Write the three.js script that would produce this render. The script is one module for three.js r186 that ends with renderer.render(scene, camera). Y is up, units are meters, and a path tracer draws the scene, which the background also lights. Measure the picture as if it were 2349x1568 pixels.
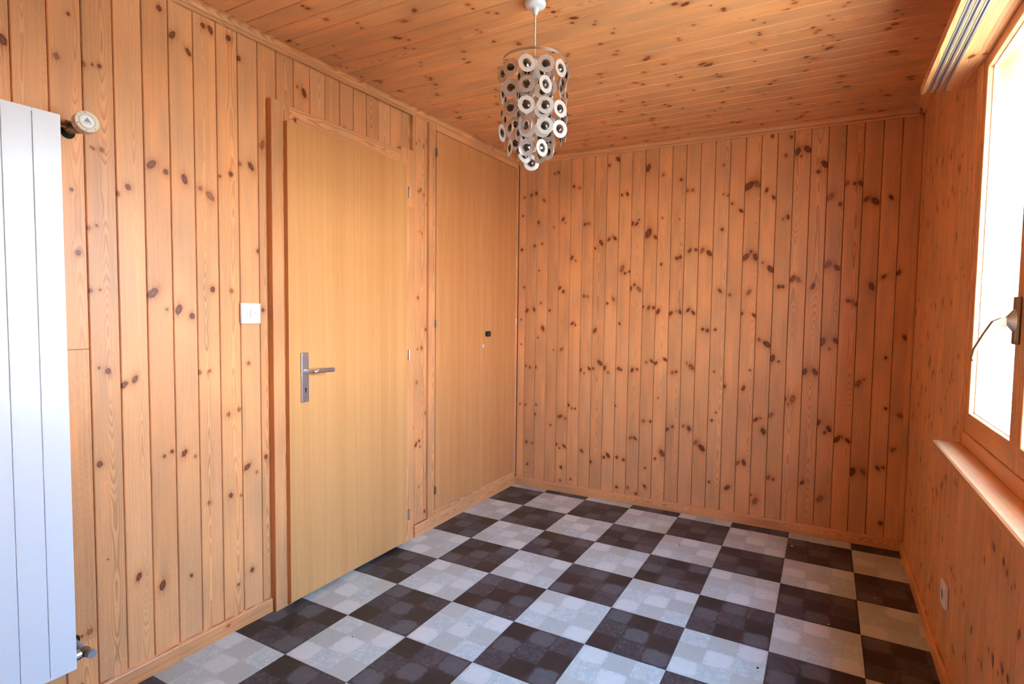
import * as THREE from 'three';
import { RoundedBoxGeometry } from 'three/addons/geometries/RoundedBoxGeometry.js';
import { mergeGeometries } from 'three/addons/utils/BufferGeometryUtils.js';

// ---------------------------------------------------------------- camera, sky, sun, exposure
const scene = new THREE.Scene();
const camera = new THREE.PerspectiveCamera(62.854, 2349 / 1568, 0.02, 200);
camera.position.set(1.6645, 1.2493, 3.4533);
camera.rotation.set(-0.054, 0.5103, 0.0123, 'YXZ');
const renderer = new THREE.WebGLRenderer();
renderer.toneMapping = THREE.LinearToneMapping;
renderer.toneMappingExposure = 2.8;
renderer.shadowMap.enabled = true;
{ // clear sky: pale at the horizon, blue overhead, the same all round
  const rows = 64, cols = 16, d = new Float32Array(rows * cols * 4);
  for (let j = 0; j < rows; j++) for (let i = 0; i < cols; i++) {
    const el = Math.max(0, Math.sin(((j + 0.5) / rows - 0.5) * Math.PI)), k = Math.pow(1 - el, 2.2);
    d.set([0.34 + 0.74 * k, 0.77 + 0.36 * k, 1.46 - 0.32 * k, 1], 4 * (j * cols + i));
  }
  const sky = new THREE.DataTexture(d, cols, rows, THREE.RGBAFormat, THREE.FloatType);
  sky.mapping = THREE.EquirectangularReflectionMapping; sky.magFilter = THREE.LinearFilter; sky.needsUpdate = true;
  scene.background = sky; scene.backgroundIntensity = 12;
}
const sun = new THREE.DirectionalLight(new THREE.Color().setRGB(1, 0.93, 0.82), 26);
sun.position.set(2.4 + 0.6, 10, 1.7 + 9.0);
sun.target.position.set(2.4, 0, 1.7);
sun.castShadow = true;
sun.shadow.mapSize.set(2048, 2048);
Object.assign(sun.shadow.camera, { left: -14, right: 14, top: 14, bottom: -14, near: 0.5, far: 40 });
scene.add(sun, sun.target);

// ---------------------------------------------------------------- small helpers
const V3 = (x, y, z) => new THREE.Vector3(x, y, z);
function rng(seed) {
  let a = seed >>> 0;
  return () => { a = (a + 0x6D2B79F5) >>> 0; let t = Math.imul(a ^ (a >>> 15), 1 | a); t = (t + Math.imul(t ^ (t >>> 7), 61 | t)) ^ t; return ((t ^ (t >>> 14)) >>> 0) / 4294967296; };
}
const LATTICE = (() => { const r = rng(77), a = new Float32Array(65536); for (let i = 0; i < a.length; i++) a[i] = r() * 2 - 1; return a; })();
const smooth = (t) => t * t * (3 - 2 * t);
const step = (a, b, x) => { const t = Math.min(1, Math.max(0, (x - a) / (b - a))); return smooth(t); };
function noise1(x, s) { const i = Math.floor(x), f = smooth(x - i), o = s * 7919; return LATTICE[(i + o) & 65535] * (1 - f) + LATTICE[(i + 1 + o) & 65535] * f; }
function noise2(x, y, s) {
  const i = Math.floor(x), j = Math.floor(y), f = smooth(x - i), g = smooth(y - j), o = s * 7919;
  const h = (a, b) => LATTICE[(a * 157 + b * 7333 + o) & 65535];
  return (h(i, j) * (1 - f) + h(i + 1, j) * f) * (1 - g) + (h(i, j + 1) * (1 - f) + h(i + 1, j + 1) * f) * g;
}
const taken = {};
function numbered(n) { const k = taken[n] = (taken[n] ?? -1) + 1; return k ? n + '_' + String(k).padStart(3, '0') : n; }
function show(o) { o.traverse((m) => { if (m.isMesh) { m.castShadow = true; m.receiveShadow = true; } }); return o; }
function part(name, geometry, material, parent) {
  const m = new THREE.Mesh(geometry, material); m.name = numbered(name);
  m.castShadow = m.receiveShadow = true; parent.add(m); return m;
}
function thing(name, label, category, pos = [0, 0, 0], group) {
  const o = new THREE.Group(); o.name = numbered(name); o.position.set(...pos); o.userData = { label, category };
  if (group) o.userData.group = group;
  scene.add(o); return o;
}
function structure(name, label, category, pos = [0, 0, 0]) {
  const o = thing(name, label, category, pos); o.userData.kind = 'structure'; return o;
}
function at(m, x, y, z) { m.position.set(x, y, z); return m; }

// ---------------------------------------------------------------- pine: sixteen boards side by side in one sheet
const BW = 0.0845, SHEET = 2.35, COLS = 16, PXW = 128, PXH = 2048;
const BACK_KNOTS = [[[43,2054,5],[33,1926,5],[27,1688,8],[49,1424,6],[29,1194,4],[32,1018,4],[28,588,5]],[[40,2064,7],[77,2074,8],[69,1712,7],[15,1258,11],[72,1267,10],[10,866,7],[45,856,6],[14,586,5],[25,317,7],[70,315,5],[34,158,7]],[[53,2021,9],[12,1873,8],[43,1723,5],[22,1539,4],[39,1312,6],[57,1135,12],[57,1139,7],[19,1070,4],[5,859,7],[14,594,5],[6,525,6]],[[46,2195,5],[73,2202,7],[46,1833,5],[23,1262,6],[56,988,4],[44,460,5]],[[29,1883,10],[47,1858,4],[40,1391,8],[11,1414,10],[35,996,9],[23,525,7],[38,532,7],[70,518,6],[31,306,4],[66,322,10],[5,330,7],[44,172,8],[39,79,5]],[[21,2096,7],[62,2083,7],[15,1620,10],[42,1600,5],[26,1175,9],[48,1164,5],[8,612,7],[33,592,4],[57,592,5],[34,99,5]],[[20,1838,7],[44,1842,7],[22,1361,7],[48,1358,6],[7,859,9],[34,840,4],[70,873,9],[23,310,7],[35,300,5]],[[12,1676,6],[52,1711,13],[22,1133,9],[18,1129,9],[13,876,6],[61,916,14],[7,240,8]],[[14,2210,7],[73,2241,12],[21,1730,9],[61,1736,10],[18,1312,6],[60,1341,10],[9,884,11],[34,855,6],[17,284,7],[45,301,12]],[[18,2012,6],[54,2014,9],[30,1539,16],[50,1507,6],[78,1518,6],[20,1180,6],[20,885,8],[38,878,6],[2,638,6],[22,296,7],[68,285,7],[25,96,7]],[[8,1824,9],[35,1820,9],[49,1845,4],[6,1408,9],[30,1432,6],[60,1404,13],[28,881,10],[60,888,6],[27,435,9],[58,436,9],[16,104,7],[71,73,7]],[[17,2164,16],[28,1756,21],[73,1729,10],[41,1286,9],[72,1286,8],[4,1291,6],[34,935,6],[70,945,9],[26,556,8],[71,558,6],[44,252,5],[44,131,9]],[[29,2112,7],[30,1847,4],[30,1559,6],[17,1262,12],[11,934,9],[70,960,10],[32,712,4],[65,361,16],[23,321,6]],[[54,2072,7],[51,1831,3],[40,1592,8],[62,1599,8],[12,1251,11],[69,1261,10],[46,1265,3],[33,880,8],[56,887,6],[8,517,10],[42,539,6]],[[41,2002,8],[10,2003,7],[33,1637,10],[70,1641,7],[34,1273,10],[65,1256,10],[34,945,4],[62,923,11],[24,550,7],[59,538,10],[63,923,11],[61,536,7]],[[22,1634,12],[64,1617,14],[39,1157,7],[67,1150,8],[16,455,11],[54,426,16]],[[51,1962,4],[77,1954,5],[49,1755,7],[47,1390,9],[48,2131,5],[28,1156,6],[29,902,4],[47,653,4],[25,603,6],[20,221,6]],[[17,1903,5],[68,1857,9],[20,1366,7],[6,816,8],[41,202,12]],[[21,1998,21],[67,2005,16],[45,1617,6],[17,1587,16],[69,1585,14],[41,1380,12],[3,1253,9],[73,1246,9],[61,923,4],[29,813,10],[9,360,12],[45,368,12]],[[33,1965,9],[25,1552,5],[69,1513,16],[71,1921,9],[53,2267,7],[21,1105,7],[63,1079,16],[18,632,10],[43,643,5],[61,568,14],[30,146,15],[7,180,5]],[[42,2150,7],[66,2250,6],[40,1794,5],[64,1805,9],[31,1412,8],[51,1411,7],[12,999,14],[45,982,5],[14,666,11],[13,298,10],[40,292,6]],[[19,2166,14],[66,2172,16],[37,2136,4],[16,1456,13],[46,1450,11],[0,765,9],[40,771,16],[18,741,4]],[[39,2042,8],[71,2080,16],[35,1411,11],[12,931,13],[63,933,13],[21,296,9]],[[18,1900,16],[67,1856,7],[19,1530,16],[65,1512,13],[9,1104,16],[74,1111,12],[44,1065,6],[5,648,12],[59,618,12],[38,597,6],[28,217,15]],[[45,1961,6],[74,1960,10],[11,1966,9],[39,1331,8],[57,1328,7],[77,1312,7],[12,562,14],[27,584,4],[39,580,5],[66,563,10]],[[19,1874,11],[60,1860,16],[61,1408,14],[19,882,14],[46,907,4],[10,394,16],[60,401,13]],[[45,1875,9],[30,1460,9],[55,1028,6],[66,757,6],[43,430,9],[67,438,6],[68,133,8]],[[10,1478,10],[52,1138,10],[49,725,12],[23,540,10]]];
const LEFT_KNOTS = [[[69,1965,10]],[],[[21,1969,7],[53,2102,4],[49,1595,4],[61,1410,6]],[[27,1980,3],[4,1973,6],[46,1983,5],[17,1733,2],[24,1729,3],[46,1732,6],[5,1488,5],[27,1498,3],[6,1298,5],[32,1301,3],[23,1059,3],[48,1047,7],[18,757,7],[33,447,2]],[[34,1633,7],[3,1606,6],[8,999,9],[41,1014,9],[38,353,9]],[[57,2238,7],[22,1721,12],[68,1707,7],[18,1297,14],[63,1243,4],[70,750,5],[44,739,4],[29,291,11]],[[14,2170,10],[68,2135,9],[47,1695,11],[18,1242,12],[65,1220,8],[28,735,9],[67,715,4],[45,284,5]],[[37,2248,7],[65,2245,10],[18,1675,6],[54,1655,13],[58,1317,8],[3,1016,6],[40,1018,5],[31,530,5]],[[50,2246,8],[52,1751,7],[8,1734,4],[48,1315,6],[28,847,7],[73,859,7],[33,533,7],[76,521,4],[59,172,4]],[[6,2188,7],[52,1798,11],[6,1798,5],[79,1476,6],[31,1035,6],[19,627,11],[60,596,4],[35,206,7]],[[18,1894,12],[13,1244,6],[19,649,7]],[]];
function randomKnots(seed, density = 1) {
  const r = rng(seed), out = []; let y = 60 + r() * 300;
  while (y < 2330) {
    const n = r() < 0.35 ? 1 : r() < 0.75 ? 2 : 3, u0 = 8 + r() * 40;
    for (let k = 0; k < n; k++) out.push([Math.round(Math.min(80, u0 + k * (14 + r() * 26))), Math.round(y + (r() - 0.5) * 40), Math.round(3 + r() * r() * 11)]);
    y += (210 + r() * 260) / density;
  }
  return out;
}
function pineSheet(strips) {
  const W = COLS * PXW, data = new Uint8Array(W * PXH * 4);
  const mmX = 1000 * BW / (PXW - 4), mmY = 1000 * SHEET / PXH;
  strips.forEach((st, c) => {
    const r = rng(st.seed * 131 + 5), sd = Math.floor(r() * 9000);
    const flat = r(), u00 = flat < 0.55 ? 18 + r() * 50 : (r() < 0.5 ? -60 - r() * 60 : 150 + r() * 60);
    const d0 = flat < 0.55 ? 10 + r() * 22 : 20 + r() * 30, pitch = (1.9 + r() * 1.9) * (st.coarse ?? 1), amp = (0.55 + r() * 0.45) * (st.bold ?? 1);
    const tone = 0.965 + r() * 0.075, warm = (r() - 0.5) * 0.05, dA = 8 + r() * 14;
    const knots = st.knots.map(([u, y, q], k) => {
      const h = rng(st.seed * 977 + k * 13 + u), big = q > 8;
      const ang = big ? (u < 42 ? -1 : 1) * (0.2 + h() * 0.7) : (h() - 0.5) * 0.8;
      return { u, y, rx: q * (big ? 0.86 : 1.15), ry: q * (big ? 1.5 : 1.3), c: Math.cos(ang), s: Math.sin(ang), pale: h() < 0.25 ? 0.5 : 0.85 + h() * 0.15, tail: (h() - 0.4) * 2, far: q * 6 + 18 };
    });
    const ringTone = new Float32Array(512); for (let i = 0; i < 512; i++) ringTone[i] = 0.45 + 0.55 * r();
    for (let j = 0; j < PXH; j++) {
      const y = (j + 0.5) * mmY;
      const u0 = u00 + 5 * noise1(y / 420, sd) + 1.2 * noise1(y / 90, sd + 3);
      const d = Math.abs(d0 + dA * noise1(y / 520, sd + 1) + 1.6 * noise1(y / 70, sd + 2)) + 1;
      const live = knots.filter((k) => Math.abs(k.y - y) < k.far);
      const band = 0.035 * noise1(y / 240, sd + 5);
      for (let i = 0; i < PXW; i++) {
        const u = (i - 1.5) * mmX;
        let ue = u, dark = 0, kr = 0, halo = 0, paleK = 1;
        for (let q = 0; q < live.length; q++) {
          const k = live[q], du = u - k.u, dv = y - k.y;
          const a = (du * k.c + dv * k.s) / k.rx, b = (-du * k.s + dv * k.c) / k.ry, e = Math.sqrt(a * a + b * b);
          const gx = du / (2.6 * k.rx), gy = dv / (3.4 * k.ry);
          ue -= du * 0.92 * Math.exp(-gx * gx - gy * gy);
          const wob = e * (1 + 0.14 * noise2(u * 0.45, y * 0.28, sd + 21));
          if (wob < 1.25) { const core = 1 - step(0.7, 1.2, wob); if (core > dark) { dark = core; kr = wob; paleK = k.pale; } }
          halo += 0.62 * Math.exp(-Math.max(0, e - 1) * 1.1) * (0.7 + 0.3 * k.pale);
          const t = dv * k.tail; if (t > 0) halo += 0.35 * Math.exp(-Math.abs(du) / (k.rx * 0.35)) * Math.exp(-Math.abs(dv) / (k.ry * 2.2));
        }
        const rad = Math.sqrt((ue - u0) * (ue - u0) + d * d) + 0.35 * noise2(u * 0.22, y * 0.012, sd + 7);
        const ph = rad / pitch, ring = Math.floor(ph), f = ph - ring;
        const late = step(0.3, 0.86, f) * (1 - step(0.93, 1, f)) * ringTone[ring & 511] * amp;
        const fibre = 0.5 * noise2(u * 1.9, y * 0.02, sd + 9) + 0.5 * noise2(u * 0.6, y * 0.006, sd + 11);
        const blotch = noise2(u * 0.03, y * 0.006, sd + 13);
        const v = tone * (1 + band + 0.035 * fibre + 0.05 * blotch - 0.15 * late);
        let R = 241 * v, G = 172 * v * (1 - 0.08 * late - 0.02 * blotch + warm * 0.5), B = 115 * v * (1 - 0.15 * late - 0.05 * blotch + warm);
        halo = Math.min(1, halo) * (0.75 + 0.4 * noise2(u * 0.5, y * 0.12, sd + 17));
        R *= 1 - 0.24 * halo; G *= 1 - 0.40 * halo; B *= 1 - 0.50 * halo;
        if (dark > 0) {
          const grain = 0.5 + 0.5 * Math.sin(kr * 15 + 2 * noise2(u * 0.3, y * 0.3, sd + 19)), rim = step(0.55, 0.95, kr);
          const kd = dark * paleK;
          const kR = 112 - 44 * rim + 24 * grain + (kr < 0.16 ? 34 : 0), kG = 58 - 32 * rim + 16 * grain + (kr < 0.16 ? 24 : 0), kB = 32 - 18 * rim + 8 * grain + (kr < 0.16 ? 12 : 0);
          R += (kR - R) * kd; G += (kG - G) * kd; B += (kB - B) * kd;
        }
        const o = 4 * (j * W + c * PXW + i);
        data[o] = Math.min(255, R); data[o + 1] = Math.min(255, G); data[o + 2] = Math.min(255, B); data[o + 3] = 255;
      }
    }
  });
  strips.forEach((st, c) => { // pale scratches in the varnish
    if (!st.scratched) return;
    const r = rng(st.seed + 4000);
    for (let q = 0; q < 55; q++) {
      let i = r() * PXW, j = 60 + r() * r() * 760; const n = 6 + r() * r() * 34, a = (r() < 0.7 ? 0.45 : 1.4) + (r() - 0.5) * 0.9, lift = 8 + r() * 20;
      for (let k = 0; k < n; k++, i += Math.cos(a) * 0.9, j += Math.sin(a) * 0.6 + (r() - 0.5) * 0.4) {
        if (i < 0 || i >= PXW || j < 0) break;
        const o = 4 * (Math.floor(j) * W + c * PXW + Math.floor(i)); for (let m = 0; m < 3; m++) data[o + m] = Math.min(255, data[o + m] + lift);
      }
    }
  });
  const t = new THREE.DataTexture(data, W, PXH, THREE.RGBAFormat);
  t.colorSpace = THREE.SRGBColorSpace; t.magFilter = THREE.LinearFilter; t.minFilter = THREE.LinearMipmapLinearFilter; t.generateMipmaps = true;
  t.wrapS = t.wrapT = THREE.RepeatWrapping; t.needsUpdate = true; return t;
}
const sheets = [
  BACK_KNOTS.slice(0, 16).map((knots, i) => ({ knots, seed: 11 + i })),
  BACK_KNOTS.slice(16, 28).map((knots, i) => ({ knots, seed: 41 + i })).concat([0, 1, 2, 3].map((i) => ({ knots: [], seed: 90 + i }))),
  LEFT_KNOTS.map((knots, i) => ({ knots, seed: 61 + i, scratched: true })).concat([0, 1, 2, 3].map((i) => ({ knots: randomKnots(300 + i, 0.6), seed: 80 + i }))),
  Array.from({ length: 16 }, (_, i) => ({ knots: randomKnots(500 + i, i < 8 ? 1.1 : 1.25), seed: 120 + i })),
  Array.from({ length: 16 }, (_, i) => ({ knots: i > 11 ? randomKnots(700 + i, 0.25) : [], seed: 160 + i, bold: i === 14 ? 4 : 1.4, coarse: i === 14 ? 1.7 : 1.1 })),
];
const pineMat = sheets.map((s) => new THREE.MeshPhysicalMaterial({ map: pineSheet(s), color: new THREE.Color().setRGB(0.98, 0.98, 0.98), roughness: 0.40, specularIntensity: 0.75 }));
const BACK = (i) => (i < 16 ? { mat: pineMat[0], col: i } : { mat: pineMat[1], col: i - 16 });
const LEFT = (i) => ({ mat: pineMat[2], col: i });
const ANY = (i) => ({ mat: pineMat[3], col: ((i % 16) + 16) % 16 });
const CLEAR = (i) => ({ mat: pineMat[4], col: ((i % 16) + 16) % 16 });

// a closed outline (x, z) run along y, with flat faces; the sheet's boards lie along y
function sweep(outline, y0, y1, col, { vOff = 0, uFrom = 0, uWidth = BW, perimeter = false, flip = false } = {}) {
  const pos = [], uv = [], n = outline.length;
  let area = 0; for (let i = 0; i < n; i++) { const a = outline[i], b = outline[(i + 1) % n]; area += a[0] * b[1] - b[0] * a[1]; }
  const pts = area > 0 ? outline.slice().reverse() : outline;
  const U = (x) => (col + (2 + (PXW - 4) * Math.min(0.995, Math.max(0.005, flip ? 1 - (x - uFrom) / uWidth : (x - uFrom) / uWidth))) / PXW) / COLS;
  const Vv = (y) => (y + vOff) / SHEET;
  for (let i = 0; i < n; i++) {
    const a = pts[i], b = pts[(i + 1) % n], len = Math.hypot(b[0] - a[0], b[1] - a[1]);
    const sc = len > 0.9 * uWidth ? 0.9 * uWidth / len : 1, off = uFrom + 0.05 * uWidth + (0.9 * uWidth - len * sc) * ((i * 0.37) % 1);
    const ua = perimeter ? U(off) : U(a[0]), ub = perimeter ? U(off + len * sc) : U(b[0]);
    pos.push(a[0], y0, a[1], a[0], y1, a[1], b[0], y1, b[1], a[0], y0, a[1], b[0], y1, b[1], b[0], y0, b[1]);
    uv.push(ua, Vv(y0), ua, Vv(y1), ub, Vv(y1), ua, Vv(y0), ub, Vv(y1), ub, Vv(y0));
  }
  const sh = pts.map((p) => new THREE.Vector2(p[0], p[1]));
  for (const f of THREE.ShapeUtils.triangulateShape(sh, [])) for (const [y, o] of [[y0, [0, 1, 2]], [y1, [0, 2, 1]]]) for (const k of o) { const p = pts[f[k]]; pos.push(p[0], y, p[1]); uv.push(U(p[0]), Vv(y + p[1])); }
  const g = new THREE.BufferGeometry();
  g.setAttribute('position', new THREE.Float32BufferAttribute(pos, 3)); g.setAttribute('uv', new THREE.Float32BufferAttribute(uv, 2));
  // make every triangle face outward of the outline
  g.computeVertexNormals();
  const nn = g.attributes.normal, a = pts[0], b = pts[1];
  const out = [-(b[1] - a[1]), b[0] - a[0]]; // left of the edge; the outline runs clockwise in (x, z)
  if (nn.getX(0) * out[0] + nn.getZ(0) * out[1] < 0) {
    const p = g.attributes.position.array, t = g.attributes.uv.array;
    for (let i = 0; i < p.length; i += 9) for (let k = 0; k < 3; k++) { const h = p[i + 3 + k]; p[i + 3 + k] = p[i + 6 + k]; p[i + 6 + k] = h; }
    for (let i = 0; i < t.length; i += 6) for (let k = 0; k < 2; k++) { const h = t[i + 2 + k]; t[i + 2 + k] = t[i + 4 + k]; t[i + 4 + k] = h; }
    g.computeVertexNormals();
  }
  return g;
}
// tongue-and-groove board between x0 and x1, face at z = 0, chamfered along both edges
const GAP = 0.0011, CH = 0.0024, TH = 0.012;
function plank(parent, x0, x1, y0, y1, look, opt = {}) {
  const a = x0 + GAP, b = x1 - GAP, w = opt.width ?? BW, th = opt.thick ?? TH;
  const g = sweep([[a, -th], [a, -CH], [a + CH, 0], [b - CH, 0], [b, -CH], [b, -th]], y0, y1, look.col, { uFrom: opt.uFrom ?? x0, uWidth: w, vOff: opt.vOff ?? 0, flip: opt.flip });
  return part('plank', g, look.mat, parent);
}
// a squared wooden bar between two corners, its grain along one axis
const BASIS = { y: new THREE.Matrix4(), x: new THREE.Matrix4().makeBasis(V3(0, -1, 0), V3(1, 0, 0), V3(0, 0, 1)), z: new THREE.Matrix4().makeBasis(V3(-1, 0, 0), V3(0, 0, 1), V3(0, 1, 0)) };
function barGeometry(lo, hi, along, look, { ch = 0.0015, vOff = 0 } = {}) {
  const c = lo.map((v, i) => (v + hi[i]) / 2), h = lo.map((v, i) => (hi[i] - v) / 2);
  const [hx, hy, hz] = along === 'y' ? h : along === 'x' ? [h[1], h[0], h[2]] : [h[0], h[2], h[1]];
  const o = [[-hx + ch, -hz], [-hx, -hz + ch], [-hx, hz - ch], [-hx + ch, hz], [hx - ch, hz], [hx, hz - ch], [hx, -hz + ch], [hx - ch, -hz]];
  const g = sweep(o, -hy, hy, look.col, { uFrom: 0, uWidth: BW, vOff: vOff + 1.1, perimeter: true });
  g.applyMatrix4(BASIS[along]); return { g, c };
}
function bar(name, parent, lo, hi, along, look, opt) {
  const { g, c } = barGeometry(lo, hi, along, look, opt);
  return at(part(name, g, look.mat, parent), ...c);
}
function box(lo, hi) { const g = new THREE.BoxGeometry(hi[0] - lo[0], hi[1] - lo[1], hi[2] - lo[2]); g.translate((lo[0] + hi[0]) / 2, (lo[1] + hi[1]) / 2, (lo[2] + hi[2]) / 2); return g; }
function rbox(w, h, d, r, seg = 3) { return new RoundedBoxGeometry(w, h, d, seg, r); }
function cyl(r0, r1, h, seg = 24) { return new THREE.CylinderGeometry(r0, r1, h, seg); }
function tube(points, r, seg = 24, rad = 10) { return new THREE.TubeGeometry(new THREE.CatmullRomCurve3(points), seg, r, rad, false); }

// ---------------------------------------------------------------- plain materials
const lin = (r, g, b) => new THREE.Color().setRGB(r, g, b);
const M = {
  core: new THREE.MeshStandardMaterial({ color: lin(0.22, 0.06, 0.022), roughness: 0.9 }),
  white: new THREE.MeshPhysicalMaterial({ color: lin(0.80, 0.81, 0.82), roughness: 0.35 }),
  enamel: new THREE.MeshPhysicalMaterial({ color: lin(0.80, 0.81, 0.83), roughness: 0.3, clearcoat: 0.4, clearcoatRoughness: 0.25 }),
  cream: new THREE.MeshPhysicalMaterial({ color: lin(0.80, 0.70, 0.54), roughness: 0.4 }),
  steel: new THREE.MeshStandardMaterial({ color: lin(0.62, 0.64, 0.67), metalness: 1, roughness: 0.32 }),
  alu: new THREE.MeshStandardMaterial({ color: lin(0.66, 0.68, 0.70), metalness: 0.85, roughness: 0.38 }),
  brass: new THREE.MeshStandardMaterial({ color: lin(0.30, 0.24, 0.17), metalness: 0.9, roughness: 0.38 }),
  black: new THREE.MeshStandardMaterial({ color: lin(0.012, 0.011, 0.011), roughness: 0.45 }),
  hole: new THREE.MeshStandardMaterial({ color: lin(0.01, 0.007, 0.005), roughness: 0.9 }),
  grey: new THREE.MeshStandardMaterial({ color: lin(0.30, 0.30, 0.31), roughness: 0.5 }),
};

// ---------------------------------------------------------------- room sizes (metres)
const XL = -0.300, XR = 2.066, YC = 2.315, ZF = 4.35, SKEW = 0.022;
const zBack = (x) => -0.0729 - SKEW * x;
const WZ0 = 1.20, WZ1 = 2.30, WY0 = 0.86, WY1 = 2.045;      // window opening
const TILE = 0.305;

// ---------------------------------------------------------------- floor: vinyl tiles, black and light grey
function tileSheet(dark, variant) {
  const N = 384, data = new Uint8Array(N * N * 4), sd = variant * 31 + (dark ? 500 : 900), cell = N / 3;
  for (let j = 0; j < N; j++) for (let i = 0; i < N; i++) {
    const ci = Math.min(2, Math.floor(i / cell)), cj = Math.min(2, Math.floor(j / cell)), fx = i / cell - ci, fy = j / cell - cj;
    const kind = [(ci + cj + variant) % 3, (ci + 2 * cj + variant) % 3, (2 * ci + cj + 1 + variant) % 3, (ci * 2 + cj * 2 + variant) % 3][variant % 4];
    const n = noise2(i / 22, j / 22, sd) * 0.5 + noise2(i / 8, j / 8, sd + 1) * 0.3 + noise2(i / 3, j / 3, sd + 2) * 0.2;
    const fine = noise2(i * 0.9, j * 0.9, sd + 3);
    const ex = Math.min(fx, 1 - fx), ey = Math.min(fy, 1 - fy), rr = Math.pow(Math.pow(Math.abs(fx - 0.5) * 2, 5) + Math.pow(Math.abs(fy - 0.5) * 2, 5), 1 / 5);
    const soft = 1 - step(0.76, 1.04, rr + 0.30 * n);
    const scuff = step(0.05, 0.6, noise2(i / 14, j / 5, sd + 4) * 0.6 + noise2(i / 4, j / 3, sd + 5) * 0.5 + (ex < 0.12 || ey < 0.12 ? 0.12 : 0));
    const joint = Math.min(ex, ey) < 0.012 ? 1 : 0, jn = noise2(i / 9, j / 9, sd + 6);
    const tone = noise1(ci * 3 + cj * 7 + variant * 11 + 0.5, sd + 8) * 0.5;
    let c;
    if (dark) {
      const base = kind === 0 ? [48, 45, 43] : kind === 1 ? [52, 51, 51] : [64, 61, 62];
      const lift = kind === 0 ? 5 * n + 8 * scuff * 0.3 : kind === 1 ? 38 * soft + 9 * n : 12 * n + 30 * scuff * 0.8;
      c = base.map((v) => v + lift + 3 * fine + 5 * tone);
      if (joint) c = c.map((v) => v + (jn > 0.1 ? 26 * jn : -10));
    } else {
      const base = kind === 0 ? [182, 184, 173] : kind === 1 ? [188, 190, 181] : [186, 192, 184];
      const lift = kind === 0 ? 5 * n : kind === 1 ? 20 * soft + 6 * n : 12 * n + 16 * scuff;
      c = base.map((v) => v + lift + 3 * fine + 8 * tone);
      if (joint) c = c.map((v) => v + (jn > 0.2 ? 18 * jn : -12));
    }
    const o = 4 * (j * N + i); for (let k = 0; k < 3; k++) data[o + k] = Math.max(0, Math.min(255, c[k])); data[o + 3] = 255;
  }
  const t = new THREE.DataTexture(data, N, N, THREE.RGBAFormat); t.colorSpace = THREE.SRGBColorSpace; t.magFilter = THREE.LinearFilter; t.minFilter = THREE.LinearMipmapLinearFilter; t.generateMipmaps = true; t.needsUpdate = true; return t;
}
const tileMat = [0, 1].map((d) => [0, 1, 2, 3].map((v) => new THREE.MeshPhysicalMaterial({ map: tileSheet(!!d, v), roughness: 0.36, specularIntensity: 0.55 })));
const floor = structure('floor', 'checkered vinyl floor of black and light grey square tiles', 'floor');
part('subfloor', box([XL - 0.3, -0.12, -0.5], [XR + 0.3, -0.004, ZF + 0.2]), M.core, floor);
{
  const cache = {}, r = rng(9);
  for (let c = -1; c < 7; c++) for (let q = -1; q < 15; q++) {
    const x0 = Math.max(XL, c * TILE), x1 = Math.min(XR, (c + 1) * TILE), z0 = Math.max(-0.115, q * TILE), z1 = Math.min(ZF, (q + 1) * TILE);
    if (x1 - x0 < 0.01 || z1 - z0 < 0.01) continue;
    const turn = Math.floor(r() * 4), v = Math.floor(r() * 4), full = x1 - x0 > 0.3 && z1 - z0 > 0.3;
    const key = full ? 'f' + turn : c + '_' + q;
    let g = cache[key];
    if (!g) {
      const w = x1 - x0 - 0.0009, d = z1 - z0 - 0.0009, b = 0.0005; g = new THREE.BoxGeometry(w, 0.004, d);
      const p = g.attributes.position, uv = g.attributes.uv;
      for (let i = 0; i < p.count; i++) {
        let a = (p.getX(i) + (x0 + x1) / 2 - c * TILE) / TILE, e = (p.getZ(i) + (z0 + z1) / 2 - q * TILE) / TILE;
        for (let k = 0; k < turn; k++) [a, e] = [e, 1 - a];
        uv.setXY(i, a, e);
      }
      cache[key] = g;
    }
    at(part('floor_tile', g, tileMat[((c + q) & 1) ? 1 : 0][v], floor), (x0 + x1) / 2, -0.002, (z0 + z1) / 2);
  }
}

// ---------------------------------------------------------------- walls of upright boards
const wallLeft = structure('wall_left', 'left wall of upright knotty pine boards around the doors', 'wall', [XL, 0, ZF]);
wallLeft.rotation.y = Math.PI / 2;                       // local x runs away from the viewer, z into the room
const lz = (z) => ZF - z;                                // world z to the wall's own x
part('wall_core', box([-0.2, -0.1, -0.30], [ZF + 0.35, YC + 0.15, -TH - 0.0005]), M.core, wallLeft);
const lEdge = (k) => 2.762 + 0.0848 - 0.0848 * k;        // far edge of board k is lEdge(k + 1)
for (let k = -18; k < 12; k++) {
  const a = lz(lEdge(k)), b = Math.min(lz(lEdge(k + 1)), lz(1.955));
  const look = k >= 0 ? LEFT(k) : ANY(k + 40), o = { width: 0.0848 };
  if (b - a < 0.01) continue;
  if (k === 2) { plank(wallLeft, a, b, 0.0005, 0.213, ANY(5), o); plank(wallLeft, a, b, 0.2135, 1.119, CLEAR(13), o); plank(wallLeft, a, b, 1.1205, YC, look, o); } else if (k === 10) {
    plank(wallLeft, a, lz(lEdge(11)), 2.06, YC, look, o); plank(wallLeft, a, b, 0.0005, 2.06, look, { ...o });
  } else plank(wallLeft, a, b, 0.0005, YC, look, o);
}
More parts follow.
